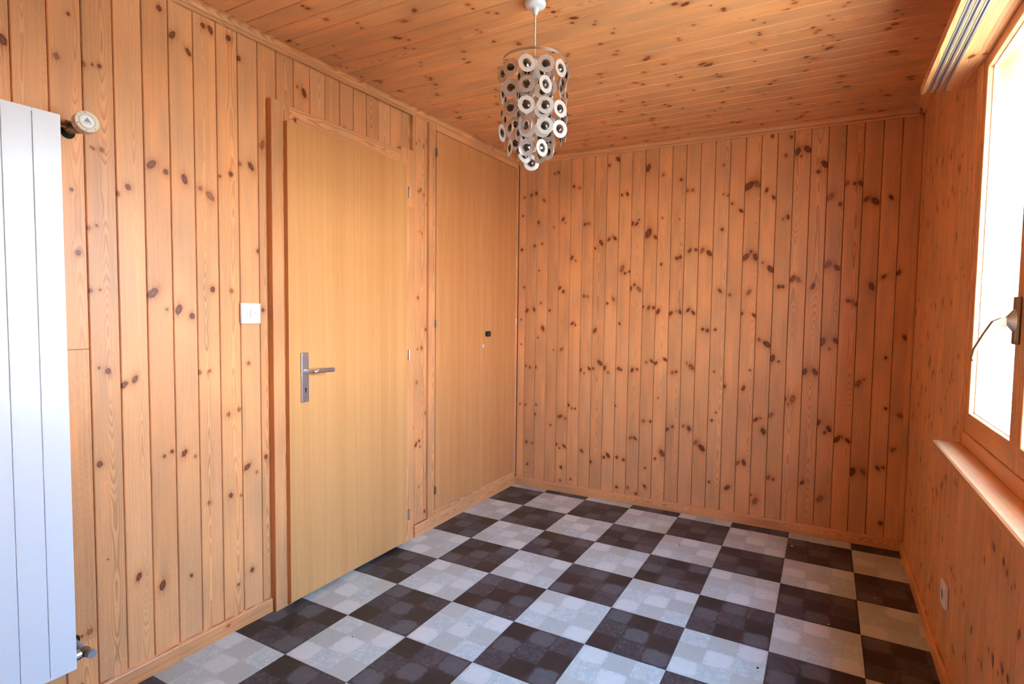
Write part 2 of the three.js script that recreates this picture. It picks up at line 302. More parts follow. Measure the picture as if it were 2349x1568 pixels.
for (let k = 11; k < 35; k++) {
  const z1 = lEdge(k), z0 = lEdge(k + 1), a = lz(z1), b = lz(z0);
  if (z1 > 1.09) plank(wallLeft, a, Math.min(b, lz(1.0815)), 2.02, YC, k % 3 ? CLEAR(k % 12) : ANY(k), { width: 0.0848 });
  if (z0 < 1.08 && z1 > 0.963) plank(wallLeft, Math.max(a, lz(1.0815)), Math.min(b, lz(0.9585)), 0.067, YC - 0.02, ANY(k + 3), { width: 0.0848, uFrom: a, thick: 0.0325 }).position.z = 0.021;
}
const wallBack = structure('wall_back', 'back wall of upright knotty pine boards facing the viewer', 'wall', [-0.262, 0, zBack(-0.262)]);
wallBack.rotation.y = Math.atan(SKEW);
const bx = (x) => (x + 0.262) / Math.cos(Math.atan(SKEW));
part('wall_core', box([-0.35, -0.1, -0.30], [2.75, YC + 0.15, -TH - 0.0005]), M.core, wallBack);
for (let i = 0; i < 28; i++) {
  const x0 = i ? -0.204 + 0.084 * (i - 1) : -0.262, x1 = i < 27 ? -0.204 + 0.084 * i : XR;
  plank(wallBack, bx(x0), bx(x1), 0.0005, YC, BACK(i), { width: 0.0845 });
}
const wallRight = structure('wall_right', 'right wall of upright pine boards around the window', 'wall', [XR, 0, 0]);
wallRight.rotation.y = -Math.PI / 2;                     // local x = world z, z into the room
{
  const stucco = new THREE.MeshStandardMaterial({ color: lin(0.80, 0.79, 0.76), roughness: 0.95 });
  { // roughcast grain
    const N = 256, d = new Uint8Array(N * N * 4); for (let j = 0; j < N; j++) for (let i = 0; i < N; i++) { const v = 128 + 70 * noise2(i / 5, j / 5, 3) + 50 * noise2(i / 2, j / 2, 4); d.set([v, v, v, 255], 4 * (j * N + i)); }
    const t = new THREE.DataTexture(d, N, N); t.magFilter = THREE.LinearFilter; t.wrapS = t.wrapT = THREE.RepeatWrapping; t.repeat.set(4, 4); t.needsUpdate = true; stucco.bumpMap = t; stucco.bumpScale = 0.003;
  }
  const b = -TH - 0.0005, f = -0.20;
  part('wall_core', mergeGeometries([box([-0.5, -0.1, f], [WZ0, YC + 0.15, b]), box([WZ1, -0.1, f], [ZF + 0.2, YC + 0.15, b]), box([WZ0, -0.1, f], [WZ1, WY0, b]), box([WZ0, WY1, f], [WZ1, YC + 0.15, b])]), stucco, wallRight);
  for (let k = 0; k < 53; k++) {
    const a = -0.115 + 0.0845 * k, e = a + 0.0845, look = ANY(k * 7 + 3), o = { vOff: (k * 0.37) % 0.9 };
    const a2 = Math.max(a, -0.105);
    if (e <= 1.2 || a >= 2.32) plank(wallRight, a2, Math.min(e, ZF), 0.0005, YC, look, { ...o, uFrom: a });
    else { plank(wallRight, a2, e, 0.0005, 0.822, look, { ...o, uFrom: a }); plank(wallRight, a2, e, 2.05, YC, look, { ...o, uFrom: a }); }
  }
}
const wallFront = structure('wall_front', 'pine wall behind the viewer closing the room', 'wall', [XR, 0, ZF]);
wallFront.rotation.y = Math.PI;
part('wall_core', box([-0.1, -0.1, -0.30], [2.7, YC + 0.15, -TH - 0.0005]), M.core, wallFront);
for (let k = 0; k < 28; k++) plank(wallFront, k * 0.0845, (k + 1) * 0.0845, 0.0005, YC, ANY(k * 5 + 1));

// ---------------------------------------------------------------- ceiling boards run from wall to wall
const ceiling = structure('ceiling', 'ceiling of narrow pine boards running parallel to the back wall', 'ceiling');
ceiling.matrixAutoUpdate = true;
ceiling.position.set(XL, YC, ZF);
ceiling.quaternion.setFromRotationMatrix(new THREE.Matrix4().makeBasis(V3(0, 0, -1), V3(1, 0, 0), V3(0, -1, 0)));
part('ceiling_core', box([-0.2, -0.3, -0.26], [ZF + 0.45, XR - XL + 0.3, -TH - 0.0005]), M.core, ceiling);
for (let k = -25; k < 28; k++) {
  const z1 = 2.238 - 0.0845 * k, z0 = z1 - 0.0845; if (z1 > ZF + 0.08 || z1 < -0.1) continue;
  plank(ceiling, lz(z1), lz(z0), 0, XR - XL, ANY(k * 5 + 130), { vOff: 0.0, flip: k % 2 === 0 });
}

// ---------------------------------------------------------------- skirting and cornice
const BBH = 0.058, BBT = 0.0145;
function run(name, label, category, outline, length, look, pos, yaw, opt = {}) {
  // outline (out from wall, up); the run goes to the right as seen from inside
  const g = sweep(outline.map(([o, u]) => [u, o]), 0, length, look.col, { uFrom: opt.uFrom ?? 0, uWidth: BW, vOff: opt.vOff ?? 0 });
  g.applyMatrix4(new THREE.Matrix4().makeBasis(V3(0, 1, 0), V3(1, 0, 0), V3(0, 0, 1)).multiply(new THREE.Matrix4().makeScale(1, 1, 1)));
  // the basis mirrors: put the faces back outward
  const p = g.attributes.position.array, t = g.attributes.uv.array;
  for (let i = 0; i < p.length; i += 9) for (let k = 0; k < 3; k++) { const h = p[i + 3 + k]; p[i + 3 + k] = p[i + 6 + k]; p[i + 6 + k] = h; }
  for (let i = 0; i < t.length; i += 6) for (let k = 0; k < 2; k++) { const h = t[i + 2 + k]; t[i + 2 + k] = t[i + 4 + k]; t[i + 4 + k] = h; }
  g.computeVertexNormals();
  const m = part(name, g, look.mat, scene); m.position.set(...pos); m.rotation.y = yaw;
  m.userData = { label, category, kind: 'structure' }; return m;
}
const skirting = [[0.0003, 0.0005], [BBT, 0.0005], [BBT, BBH - 0.008], [BBT - 0.003, BBH - 0.002], [BBT - 0.007, BBH], [0.0003, BBH]];
const arc = (cx, cy, r, a0, a1, n) => Array.from({ length: n + 1 }, (_, i) => { const a = a0 + (a1 - a0) * i / n; return [cx + r * Math.cos(a), cy + r * Math.sin(a)]; });
const cornice = [[0.0003, -0.036], [0.006, -0.036], ...arc(0.0055, -0.0285, 0.0075, -1.2, 1.2, 6), [0.0095, -0.0205], ...arc(0.031, -0.022, 0.021, Math.PI - 0.1, Math.PI / 2 + 0.1, 7).map(([a, b]) => [a, b]), [0.033, -0.001], [0.036, -0.0005], [0.0003, -0.0005]];
const H2 = Math.PI / 2;
run('baseboard_left', 'worn pine baseboard under the left boards, ending at the door frame', 'baseboard', skirting, ZF - 1.966, CLEAR(14), [XL, 0, ZF], H2, { vOff: 0.35 });
run('baseboard_closet', 'fine-grained pine baseboard under the built-in closet', 'baseboard', [[0, 0.0005], [0.014, 0.0005], [0.014, 0.060], [0.010, 0.066], [0, 0.066]], 1.136, CLEAR(3), [-0.276, 0, 1.078], H2);
run('baseboard_back', 'pine baseboard along the foot of the back wall', 'baseboard', skirting, bx(2.05), CLEAR(5), [-0.262, 0, zBack(-0.262)], Math.atan(SKEW));
run('baseboard_right', 'pine baseboard along the right wall below the window', 'baseboard', skirting, ZF + 0.10, CLEAR(7), [XR, 0, -0.102], -H2);
run('trim_1', 'moulded pine cornice above the door and closet', 'cornice', cornice, ZF + 0.05, CLEAR(2), [-0.328, YC, ZF], H2 - 0.013, { vOff: 0.9, uFrom: -0.04 });
run('trim_2', 'rounded pine cornice along the top of the back wall', 'cornice', cornice, bx(2.045), CLEAR(9), [-0.262, YC, zBack(-0.262)], Math.atan(SKEW), { uFrom: -0.04 });
run('trim_3', 'dark pine cornice above the window wall', 'cornice', cornice, ZF + 0.08, CLEAR(10), [XR, YC, -0.08], -H2, { uFrom: -0.04 });
{
  const { g, c } = barGeometry([2.040, BBH, zBack(2.05) - 0.004], [XR - 0.0003, YC - 0.036, zBack(2.05) + 0.013], 'y', CLEAR(4));
  const m = at(part('trim_4', g, CLEAR(4).mat, scene), ...c); m.userData = { label: 'upright pine batten in the corner beside the window wall', category: 'corner trim', kind: 'structure' };
}

// ---------------------------------------------------------------- veneer for door and closet
function veneerSheet(seed, W, Hh, a, b, soft) {
  const data = new Uint8Array(W * Hh * 4);
  for (let j = 0; j < Hh; j++) for (let i = 0; i < W; i++) {
    const x = i / W * 0.76, y = j / Hh * 2, wob = 0.010 * noise1(y * 1.2, seed) + 0.005 * noise2(x * 5, y * 1.2, seed + 9);
    const xx = x + wob;
    const leafBand = noise1(xx * 7, seed + 1) * 0.6 + noise1(xx * 23, seed + 2) * 0.35 + noise1(xx * 61, seed + 3) * 0.15;
    const streak = noise2(xx * 260, y * 2.2, seed + 4) * 0.5 + noise2(xx * 120, y * 1.1, seed + 5) * 0.5;
    const pore = noise2(xx * 700, y * 14, seed + 6);
    const fleck = soft ? noise2(xx * 60, y * 6, seed + 7) * 0.7 : 0;
    const t = 0.5 + 0.40 * leafBand + 0.22 * streak + 0.12 * pore + 0.22 * fleck;
    const o = 4 * (j * W + i); for (let k = 0; k < 3; k++) data[o + k] = Math.max(0, Math.min(255, a[k] + (b[k] - a[k]) * t)); data[o + 3] = 255;
  }
  const tx = new THREE.DataTexture(data, W, Hh, THREE.RGBAFormat); tx.colorSpace = THREE.SRGBColorSpace; tx.magFilter = THREE.LinearFilter; tx.minFilter = THREE.LinearMipmapLinearFilter; tx.generateMipmaps = true; tx.needsUpdate = true; return tx;
}
const doorVeneer = new THREE.MeshPhysicalMaterial({ map: veneerSheet(40, 1024, 1024, [211, 145, 85], [234, 170, 106], 0), roughness: 0.4, specularIntensity: 0.6 });
const closetVeneer = new THREE.MeshPhysicalMaterial({ map: veneerSheet(60, 768, 1024, [208, 136, 80], [230, 162, 102], 1), roughness: 0.45, specularIntensity: 0.5 });
// slab whose uv run over its big face (facing +x), z to the right reversed
function slab(w, h, t) {
  const g = rbox(t, h, w, 0.0015, 2), p = g.attributes.position, uv = g.attributes.uv;
  for (let i = 0; i < p.count; i++) uv.setXY(i, 0.5 - p.getZ(i) / w * 0.98, 0.5 + p.getY(i) / h * 0.98);
  return g;
}

// ---------------------------------------------------------------- room door
const door = structure('door_1', 'honey-coloured veneered door with steel lever handle in a pine frame', 'door', [XL, 0, 1.53]);
{
  const Z = (z) => z - 1.53, X = (x) => x - XL, CF = -0.270;
  bar('frame_stile', door, [X(XL) + 0.0003, 0.0005, Z(1.878)], [X(CF), 2.078, Z(1.962)], 'y', CLEAR(8), { vOff: 0.2 });
  bar('frame_stile', door, [X(XL) + 0.0003, 0.0005, Z(1.082)], [X(CF), 2.090, Z(1.188)], 'y', CLEAR(6), { vOff: 0.5 });
  bar('frame_head', door, [X(XL) + 0.0003, 1.972, Z(1.188)], [X(CF), 2.074, Z(1.878)], 'z', CLEAR(12));
  bar('frame_lining', door, [X(XL) - 0.008, 0.0005, Z(1.188)], [X(XL) + 0.004, 1.972, Z(1.20)], 'y', CLEAR(1));
  const leaf = at(part('door_leaf', slab(0.742, 1.987, 0.040), doorVeneer, door), X(-0.248) - 0.020, 0.016 + 0.9935, Z(1.5345));
  for (const y of [1.863, 1.014, 0.158]) {
    const h = at(part('hinge', mergeGeometries([cyl(0.0058, 0.0058, 0.026, 16).translate(0, 0.0142, 0), cyl(0.0058, 0.0058, 0.026, 16).translate(0, -0.0142, 0), cyl(0.0045, 0.0045, 0.056, 12)].map((g) => g)), M.steel, door), X(-0.246), y, Z(1.150));
  }
  const strike = at(part('strike_plate', rbox(0.024, 0.165, 0.003, 0.001), M.steel, door), X(CF) - 0.011, 0.93, Z(1.8783));
  // handle set: long plate, four screws, keyhole, lever
  const plate = at(part('handle_plate', rbox(0.008, 0.210, 0.038, 0.0025), M.steel, door), X(-0.248) + 0.004, 0.962, Z(1.830));
  for (const [y, z] of [[0.096, 0.011], [0.096, -0.011], [-0.096, 0.011], [-0.096, -0.011]]) {
    const sc = cyl(0.0034, 0.0034, 0.002, 14); sc.rotateZ(H2); at(part('screw', sc, M.alu, plate), 0.0042, y, z);
  }
  const key = mergeGeometries([new THREE.CylinderGeometry(0.0042, 0.0042, 0.001, 16).rotateZ(H2).translate(0, 0.006, 0), new THREE.BoxGeometry(0.001, 0.016, 0.0048).translate(0, -0.002, 0)].map((g) => g.toNonIndexed()));
  at(part('keyhole', key, M.hole, plate), 0.0042, -0.054, -0.001);
  const rose = cyl(0.0105, 0.0115, 0.006, 24); rose.rotateZ(H2);
  at(part('rose', rose, M.alu, plate), 0.0065, 0.026, 0.0);
  const neck = tube([V3(0, 0, 0), V3(0.026, 0, 0), V3(0.038, 0.0003, -0.004), V3(0.0445, 0.0005, -0.014), V3(0.0455, 0.001, -0.030)], 0.0082, 28, 14);
  const grip = rbox(0.013, 0.019, 0.098, 0.0055, 4); grip.rotateX(-0.03); grip.translate(0.0455, 0.0025, -0.066);
  at(part('lever', mergeGeometries([neck.toNonIndexed(), grip.index ? grip.toNonIndexed() : grip]), M.steel, plate), 0.0065, 0.026, 0);
}

// ---------------------------------------------------------------- closet built into the wall
const closet = structure('door_2', 'built-in closet with two tall flush doors and a small black knob', 'closet', [-0.262, 0, 0.45]);
{
  const Z = (z) => z - 0.45, lo = -0.0377;
  bar('frame_stile', closet, [lo, 0.0667, Z(0.899)], [-0.004, YC - 0.03, Z(0.958)], 'y', CLEAR(8));
  bar('frame_stile', closet, [lo, 0.0667, Z(-0.068)], [-0.002, YC - 0.03, Z(-0.040)], 'y', CLEAR(11));
  bar('frame_head', closet, [lo, 2.252, Z(-0.040)], [-0.002, YC - 0.03, Z(0.899)], 'z', CLEAR(0));
  bar('frame_sill', closet, [lo, 0.0667, Z(-0.040)], [-0.003, 0.096, Z(0.899)], 'z', CLEAR(3));
  const dh = 2.150, cy = 0.098 + dh / 2;
  const d1 = at(part('closet_door', slab(0.460, dh, 0.022), closetVeneer, closet), -0.012, cy, Z(0.436 + 0.230));
  const d2 = at(part('closet_door', slab(0.470, dh, 0.022), closetVeneer, closet), -0.0128, cy, Z(0.4335 - 0.235));
  const barrel = () => mergeGeometries([cyl(0.0062, 0.0062, 0.020, 14).translate(0, 0.0115, 0), cyl(0.0062, 0.0062, 0.020, 14).translate(0, -0.0115, 0), cyl(0.0046, 0.0046, 0.046, 10)]);
  for (const y of [2.131, 1.177, 0.220]) at(part('hinge', barrel(), M.brass, d1), 0.016, y - cy, 0.2345);
  for (const y of [2.137, 1.177, 0.216]) at(part('hinge', barrel().scale(0.7, 1, 0.7), M.steel, d2), 0.0135, y - cy, -0.239);
  const kn = at(part('knob', mergeGeometries([rbox(0.012, 0.028, 0.028, 0.002), rbox(0.014, 0.036, 0.034, 0.003).translate(0.012, 0, 0)]), M.black, d2), 0.017, 1.104 - cy, 0.352 - 0.1985);
  at(part('lock_cover', rbox(0.008, 0.020, 0.017, 0.002), M.white, d2), 0.014, 1.026 - cy, 0.395 - 0.1985);
}

// ---------------------------------------------------------------- window in the right wall
const win = structure('window_1', 'wooden casement window with bright daylight and a metal handle', 'window', [XR, 0, 1.75]);
{
  const Z = (z) => z - 1.75, X = (x) => x - XR, P = (i) => CLEAR(i);
  const glass = new THREE.MeshPhysicalMaterial({ color: lin(0.97, 0.985, 0.98), transmission: 1, thickness: 0, roughness: 0.0, ior: 1.5 });
  // blind frame in the opening
  const F0 = 2.0795, F1 = 2.142;
  bar('frame_stile', win, [X(F0), WY0, Z(WZ0)], [X(F1), WY1, Z(1.232)], 'y', P(1));
  bar('frame_stile', win, [X(F0), WY0, Z(2.268)], [X(F1), WY1, Z(WZ1)], 'y', P(2));
  bar('frame_head', win, [X(F0), 2.022, Z(1.232)], [X(F1), WY1, Z(2.268)], 'z', P(3));
  bar('frame_sill', win, [X(F0), WY0, Z(1.232)], [X(F1), 0.900, Z(2.268)], 'z', P(4));
  // two sashes, each with stiles, rails, spacer and pane
  for (const [z0, z1, s] of [[1.225, 1.748, 0], [1.752, 2.276, 1]]) {
    const x0 = 2.060, x1 = 2.118, y0 = 0.890, y1 = 2.034, b = 0.042, xb = 2.084;
    const sash = new THREE.Group(); sash.name = numbered('sash'); win.add(sash);
    bar('sash_stile', sash, [X(x0), y0, Z(z0)], [X(x1), y1, Z(z0 + b)], 'y', P(5 + s));
    bar('sash_stile', sash, [X(x0), y0, Z(z1 - b)], [X(x1), y1, Z(z1)], 'y', P(7 + s));
    bar('sash_rail', sash, [X(x0), y1 - 0.036, Z(z0 + b)], [X(x1), y1, Z(z1 - b)], 'z', P(9 + s));
    bar('sash_rail', sash, [X(x0), y0, Z(z0 + b)], [X(x1), y0 + 0.064, Z(z1 - b)], 'z', P(10 + s));
    const gy0 = y0 + 0.064, gy1 = y1 - 0.036, gz0 = z0 + b, gz1 = z1 - b;
    at(part('glass_pane', new THREE.PlaneGeometry(gz1 - gz0, gy1 - gy0).rotateY(-H2), glass, sash), X(2.0735), (gy0 + gy1) / 2, Z((gz0 + gz1) / 2));
    const sp = 0.004, e0 = X(2.0742), e1 = X(2.0842);
    part('spacer_bar', mergeGeometries([box([e0, gy0, Z(gz0)], [e1, gy1, Z(gz0) + sp]), box([e0, gy0, Z(gz1) - sp], [e1, gy1, Z(gz1)]), box([e0, gy0, Z(gz0)], [e1, gy0 + sp, Z(gz1)]), box([e0, gy1 - sp, Z(gz0)], [e1, gy1, Z(gz1)])]), M.alu, sash);
  }
  // casing round the opening, on the boards
  bar('casing', win, [X(2.052), 0.8475, Z(1.180)], [-0.0003, 2.029, Z(1.203)], 'y', P(0));
  bar('casing', win, [X(2.056), 0.8475, Z(1.203)], [X(2.0775), 2.029, Z(1.224)], 'y', P(3));
  bar('casing', win, [X(2.052), 0.8475, Z(2.278)], [X(2.0775), 2.029, Z(2.325)], 'y', P(4));
  bar('lower_strip', win, [X(2.056), 0.8475, Z(1.224)], [X(2.0785), 0.889, Z(2.278)], 'z', P(9));
  // handle: plate, boss and a flat lever that hangs down
  const hz = Z(1.731), plate = at(part('handle_plate', rbox(0.010, 0.112, 0.030, 0.003), M.brass, win), X(2.0549), 1.243, hz);
  const boss = new THREE.ConeGeometry(0.028, 0.022, 24).rotateZ(H2); at(part('handle_boss', boss, M.alu, plate), -0.016, 0, 0);
  const lv = new THREE.Shape();
  [[0, 0.010], [-0.010, 0.009], [-0.024, 0.001], [-0.040, -0.030], [-0.056, -0.066], [-0.060, -0.088], [-0.0575, -0.0935], [-0.0555, -0.088], [-0.052, -0.068], [-0.036, -0.036], [-0.022, -0.012], [-0.010, -0.008], [0, -0.010]].forEach(([a, b], i) => (i ? lv.lineTo(a, b) : lv.moveTo(a, b)));
  const lg = new THREE.ExtrudeGeometry(lv, { depth: 0.016, bevelEnabled: true, bevelSize: 0.0012, bevelThickness: 0.0012, bevelSegments: 2 }); lg.translate(0, 0, -0.008);
  at(part('lever', lg, M.brass, plate), -0.020, -0.004, 0);
}
{
  const m = bar('trim_5', scene, [1.986, 0.823, 1.188], [2.0655, 0.847, 2.62], 'z', CLEAR(13), { ch: 0.004 });
  m.userData = { label: 'pine window sill board worn pale along its front edge', category: 'window sill', kind: 'structure' };
}

// ---------------------------------------------------------------- curtain board with three aluminium tracks
{
  const o = thing('curtain_rail_board', 'pine curtain board above the window with three aluminium tracks', 'curtain rail', [2.0, 2.045, 2.0]);
  const X = (x) => x - 2.0, Z = (z) => z - 2.0, y0 = -0.015, y1 = 0.013, z0 = 0.992, z1 = 3.30;
  // the board is grooved for the tracks: four strips under one plate
  bar('board', o, [X(1.926), y0 + 0.010, Z(z0)], [X(2.0653), y1, Z(z1)], 'z', CLEAR(10), { vOff: 0.3 });
  const tr = [[1.942, 1.955], [1.9605, 1.9735], [1.980, 1.993]];
  let a = 1.9265; tr.concat([[2.0649, 0]]).forEach(([e, n], i) => { bar('board_strip', o, [X(a), y0, Z(z0 + 0.0005)], [X(e - 0.0003), y0 + 0.0099, Z(z1)], 'z', CLEAR([11, 1, 2, 12][i]), { ch: 0.0008 }); a = n + 0.0003; });
  for (const [c0, c1] of tr) {
    const yb = y0 - 0.001, yt = y0 + 0.0095, t = 0.0013, lip = 0.0038;
    part('curtain_track', mergeGeometries([box([X(c0), yb, Z(z0 + 0.004)], [X(c0) + t, yt, Z(z1)]), box([X(c1) - t, yb, Z(z0 + 0.004)], [X(c1), yt, Z(z1)]), box([X(c0), yt - t, Z(z0 + 0.004)], [X(c1), yt, Z(z1)]), box([X(c0), yb, Z(z0 + 0.004)], [X(c0) + lip, yb + t, Z(z1)]), box([X(c1) - lip, yb, Z(z0 + 0.004)], [X(c1), yb + t, Z(z1)])]), M.alu, o);
  }
}

// ---------------------------------------------------------------- radiator, its valves and pipes
{
  const o = thing('panel_radiator', 'tall white panel radiator with upright grooves on the left wall', 'radiator', [-0.195, 0.198, 2.99]);
  const z0 = 2.693 - 2.99, H = 1.578, n = 9, pitch = 0.0655;
  part('back_plate', rbox(0.014, H - 0.004, n * pitch, 0.004).translate(-0.010, H / 2, z0 + n * pitch / 2), M.enamel, o);
  for (let i = 0; i < n; i++) part('front_rib', rbox(0.010, H, pitch - 0.0016, 0.0014).translate(-0.005, H / 2, z0 + (i + 0.5) * pitch), M.enamel, o);
  for (const y of [0.0055, H - 0.0055]) part('edge_rail', rbox(0.0098, 0.009, n * pitch - 0.003, 0.001).translate(-0.0053, y, z0 + n * pitch / 2), M.enamel, o);
  for (const y of [0.25, H - 0.25]) for (const z of [0.1, 0.5]) part('wall_bracket', box([-0.1048, y - 0.02, z0 + z - 0.012], [-0.016, y + 0.02, z0 + z + 0.012]), M.enamel, o);
  for (const y of [0.02, H - 0.025]) part('header_pipe', cyl(0.016, 0.016, n * pitch - 0.03, 18).rotateX(H2).translate(-0.034, y, z0 + n * pitch / 2), M.enamel, o);
}
{
  // thermostat valve at the top corner
  const o = thing('thermostat_valve', 'cream ribbed thermostat knob on the brass valve beside the radiator top', 'valve', [-0.252, 1.766, 2.630]);
  const ax = V3(1, 0.10, 0.06).normalize(), q = new THREE.Quaternion().setFromUnitVectors(V3(0, 1, 0), ax);
  const put = (g, off) => { g.applyQuaternion(q); g.translate(ax.x * off, ax.y * off, ax.z * off); return g; };
  part('pipe_tail', tube([V3(0, 0, 0.010), V3(0.004, 0.0, 0.036), V3(0.012, -0.004, 0.062)], 0.009), M.brass, o);
  part('union_nut', new THREE.CylinderGeometry(0.0155, 0.0155, 0.018, 6).rotateX(H2).translate(0.001, 0, 0.020), M.brass, o);
  part('valve_body', mergeGeometries([new THREE.SphereGeometry(0.016, 20, 14), put(cyl(0.011, 0.013, 0.03, 18), 0.018)]), M.brass, o);
  part('supply_pipe', tube([V3(0, 0, 0), V3(-0.02, -0.002, 0.002), V3(-0.0475, -0.004, 0.003)], 0.009), M.brass, o);
  part('wall_hole', cyl(0.019, 0.019, 0.0008, 24).rotateZ(H2).translate(-0.0474, -0.006, 0.004), M.hole, o);
  part('collar', put(cyl(0.0225, 0.017, 0.014, 24), 0.036), M.black, o);
  // ribbed knob
  const N = 40, kp = []; for (let i = 0; i < N * 4; i++) { const a = i / (N * 4) * Math.PI * 2; const r = 0.0290 - (i % 4 < 2 ? 0 : 0.0012); kp.push(new THREE.Vector2(r * Math.cos(a), r * Math.sin(a))); }
  const kg = new THREE.ExtrudeGeometry(new THREE.Shape(kp), { depth: 0.024, bevelEnabled: true, bevelSize: 0.0014, bevelThickness: 0.0014, bevelSegments: 2 }); kg.rotateX(-H2);
  const knob = part('knob', put(kg, 0.044), M.cream, o);
  const ringG = new THREE.TorusGeometry(0.0196, 0.0016, 10, 40).rotateX(H2);
  part('raised_ring', put(ringG, 0.0703), M.cream, knob);
  // printed disc in the middle and the scale round it
  const cv = document.createElement('canvas'); cv.width = cv.height = 512; const x = cv.getContext('2d');
  x.fillStyle = '#ece4d6'; x.fillRect(0, 0, 512, 512);
  x.fillStyle = '#f4f3f1'; x.beginPath(); x.arc(256, 256, 236, 0, 7); x.fill();
  x.fillStyle = '#9a9a9e'; x.beginPath(); x.moveTo(256, 92); x.lineTo(384, 282); x.lineTo(128, 282); x.closePath(); x.fill();
  x.font = 'bold 66px sans-serif'; x.textAlign = 'center'; x.fillText('DANFOSS', 256, 356);
  const tx = new THREE.CanvasTexture(cv); tx.colorSpace = THREE.SRGBColorSpace;
  const dm = new THREE.MeshPhysicalMaterial({ map: tx, roughness: 0.35 });
  const dg = new THREE.CircleGeometry(0.0182, 40);
  // stand the print upright as seen from the room
  const right = V3(0, 1, 0).cross(ax).normalize(), up = ax.clone().cross(right).normalize();
  dg.applyMatrix4(new THREE.Matrix4().makeBasis(right, up, ax)); dg.translate(ax.x * 0.0701, ax.y * 0.0701, ax.z * 0.0701);
  part('printed_disc', dg, dm, knob);
  for (const [deg, s] of [[158, 'I'], [130, '|'], [100, '•'], [200, '•'], [222, '·'], [240, '·'], [262, '2'], [282, '·'], [298, '·'], [318, '3'], [350, '·'], [60, '·']]) {
    const a = deg * Math.PI / 180, w = s === '·' ? 0.0009 : 0.0022, h = s === '·' ? 0.0009 : s === '|' || s === 'I' ? 0.0030 : 0.0024;
    const g = new THREE.BoxGeometry(s === 'I' || s === '|' ? 0.0009 : w, h, 0.0003); g.rotateZ(a - H2); g.translate(Math.cos(a) * 0.0253, Math.sin(a) * 0.0253, 0);
    g.applyMatrix4(new THREE.Matrix4().makeBasis(right, up, ax)); g.translate(ax.x * 0.0696, ax.y * 0.0696, ax.z * 0.0696);
    part('scale_mark', g, M.black, knob);
  }
}
{
  const o = thing('return_valve', 'grey metal pipe fitting beside the bottom corner of the radiator', 'valve', [-0.240, 0.215, 2.655]);
  part('pipe_tail', tube([V3(0, 0, 0.0), V3(0, 0.0, 0.03), V3(0, 0.002, 0.055)], 0.009), M.brass, o);
  part('union_nut', new THREE.CylinderGeometry(0.0165, 0.0165, 0.018, 6).rotateX(H2).translate(0, -0.001, 0.022), M.steel, o);
  part('elbow', mergeGeometries([new THREE.SphereGeometry(0.0155, 18, 12), cyl(0.012, 0.012, 0.02, 18).rotateZ(H2).translate(0.010, 0, -0.002)]), M.brass, o);
  part('end_cap', new THREE.CylinderGeometry(0.0125, 0.0125, 0.014, 8).rotateZ(H2 - 0.1).translate(0.025, -0.001, -0.006), M.grey, o);
  part('return_pipe', tube([V3(0, 0, 0), V3(-0.02, 0.006, 0.002), V3(-0.0595, 0.014, 0.004)], 0.0095), M.grey, o);
  part('wall_hole', cyl(0.018, 0.018, 0.0008, 24).rotateZ(H2).translate(-0.0594, 0.016, 0.004), M.hole, o);
}

// ---------------------------------------------------------------- switch plate by the door, socket on the window wall
{
  const o = thing('light_switch', 'white square light switch plate on the boards beside the door frame', 'switch', [XL, 1.230, 2.047]);
  const pl = part('cover_plate', rbox(0.012, 0.082, 0.086, 0.005, 4).translate(0.0065, 0, 0), M.white, o);
  part('round_insert', new THREE.TorusGeometry(0.0215, 0.0008, 8, 48).rotateY(H2).translate(0.0126, 0, 0), M.white, o);
  part('round_disc', cyl(0.021, 0.021, 0.0012, 48).rotateZ(H2).translate(0.0128, 0, 0), M.white, o);
  part('rocker', rbox(0.005, 0.030, 0.012, 0.002).rotateZ(-0.08).translate(0.0145, 0, 0), M.white, o);
  for (const z of [0.0155, -0.0155]) part('screw_hole', cyl(0.0019, 0.0019, 0.0004, 14).rotateZ(H2).translate(0.0136, 0, z), M.grey, o);
}
{
  const o = thing('wall_socket', 'white power socket low on the window wall', 'socket', [XR, 0.288, 1.060]);
  part('cover_plate', rbox(0.012, 0.082, 0.084, 0.005, 4).translate(-0.0065, 0, 0), M.white, o);
  part('socket_rim', new THREE.TorusGeometry(0.021, 0.0016, 10, 40).rotateY(H2).translate(-0.0126, 0, 0), M.white, o);
  part('socket_well', cyl(0.0195, 0.0195, 0.0006, 40).rotateZ(H2).translate(-0.0127, 0, 0), M.grey, o);
  for (const [y, z] of [[0.0045, 0.009], [0.0045, -0.009], [-0.004, 0]]) part('contact_hole', cyl(0.0024, 0.0024, 0.0005, 12).rotateZ(H2).translate(-0.0132, y, z), M.black, o);
}

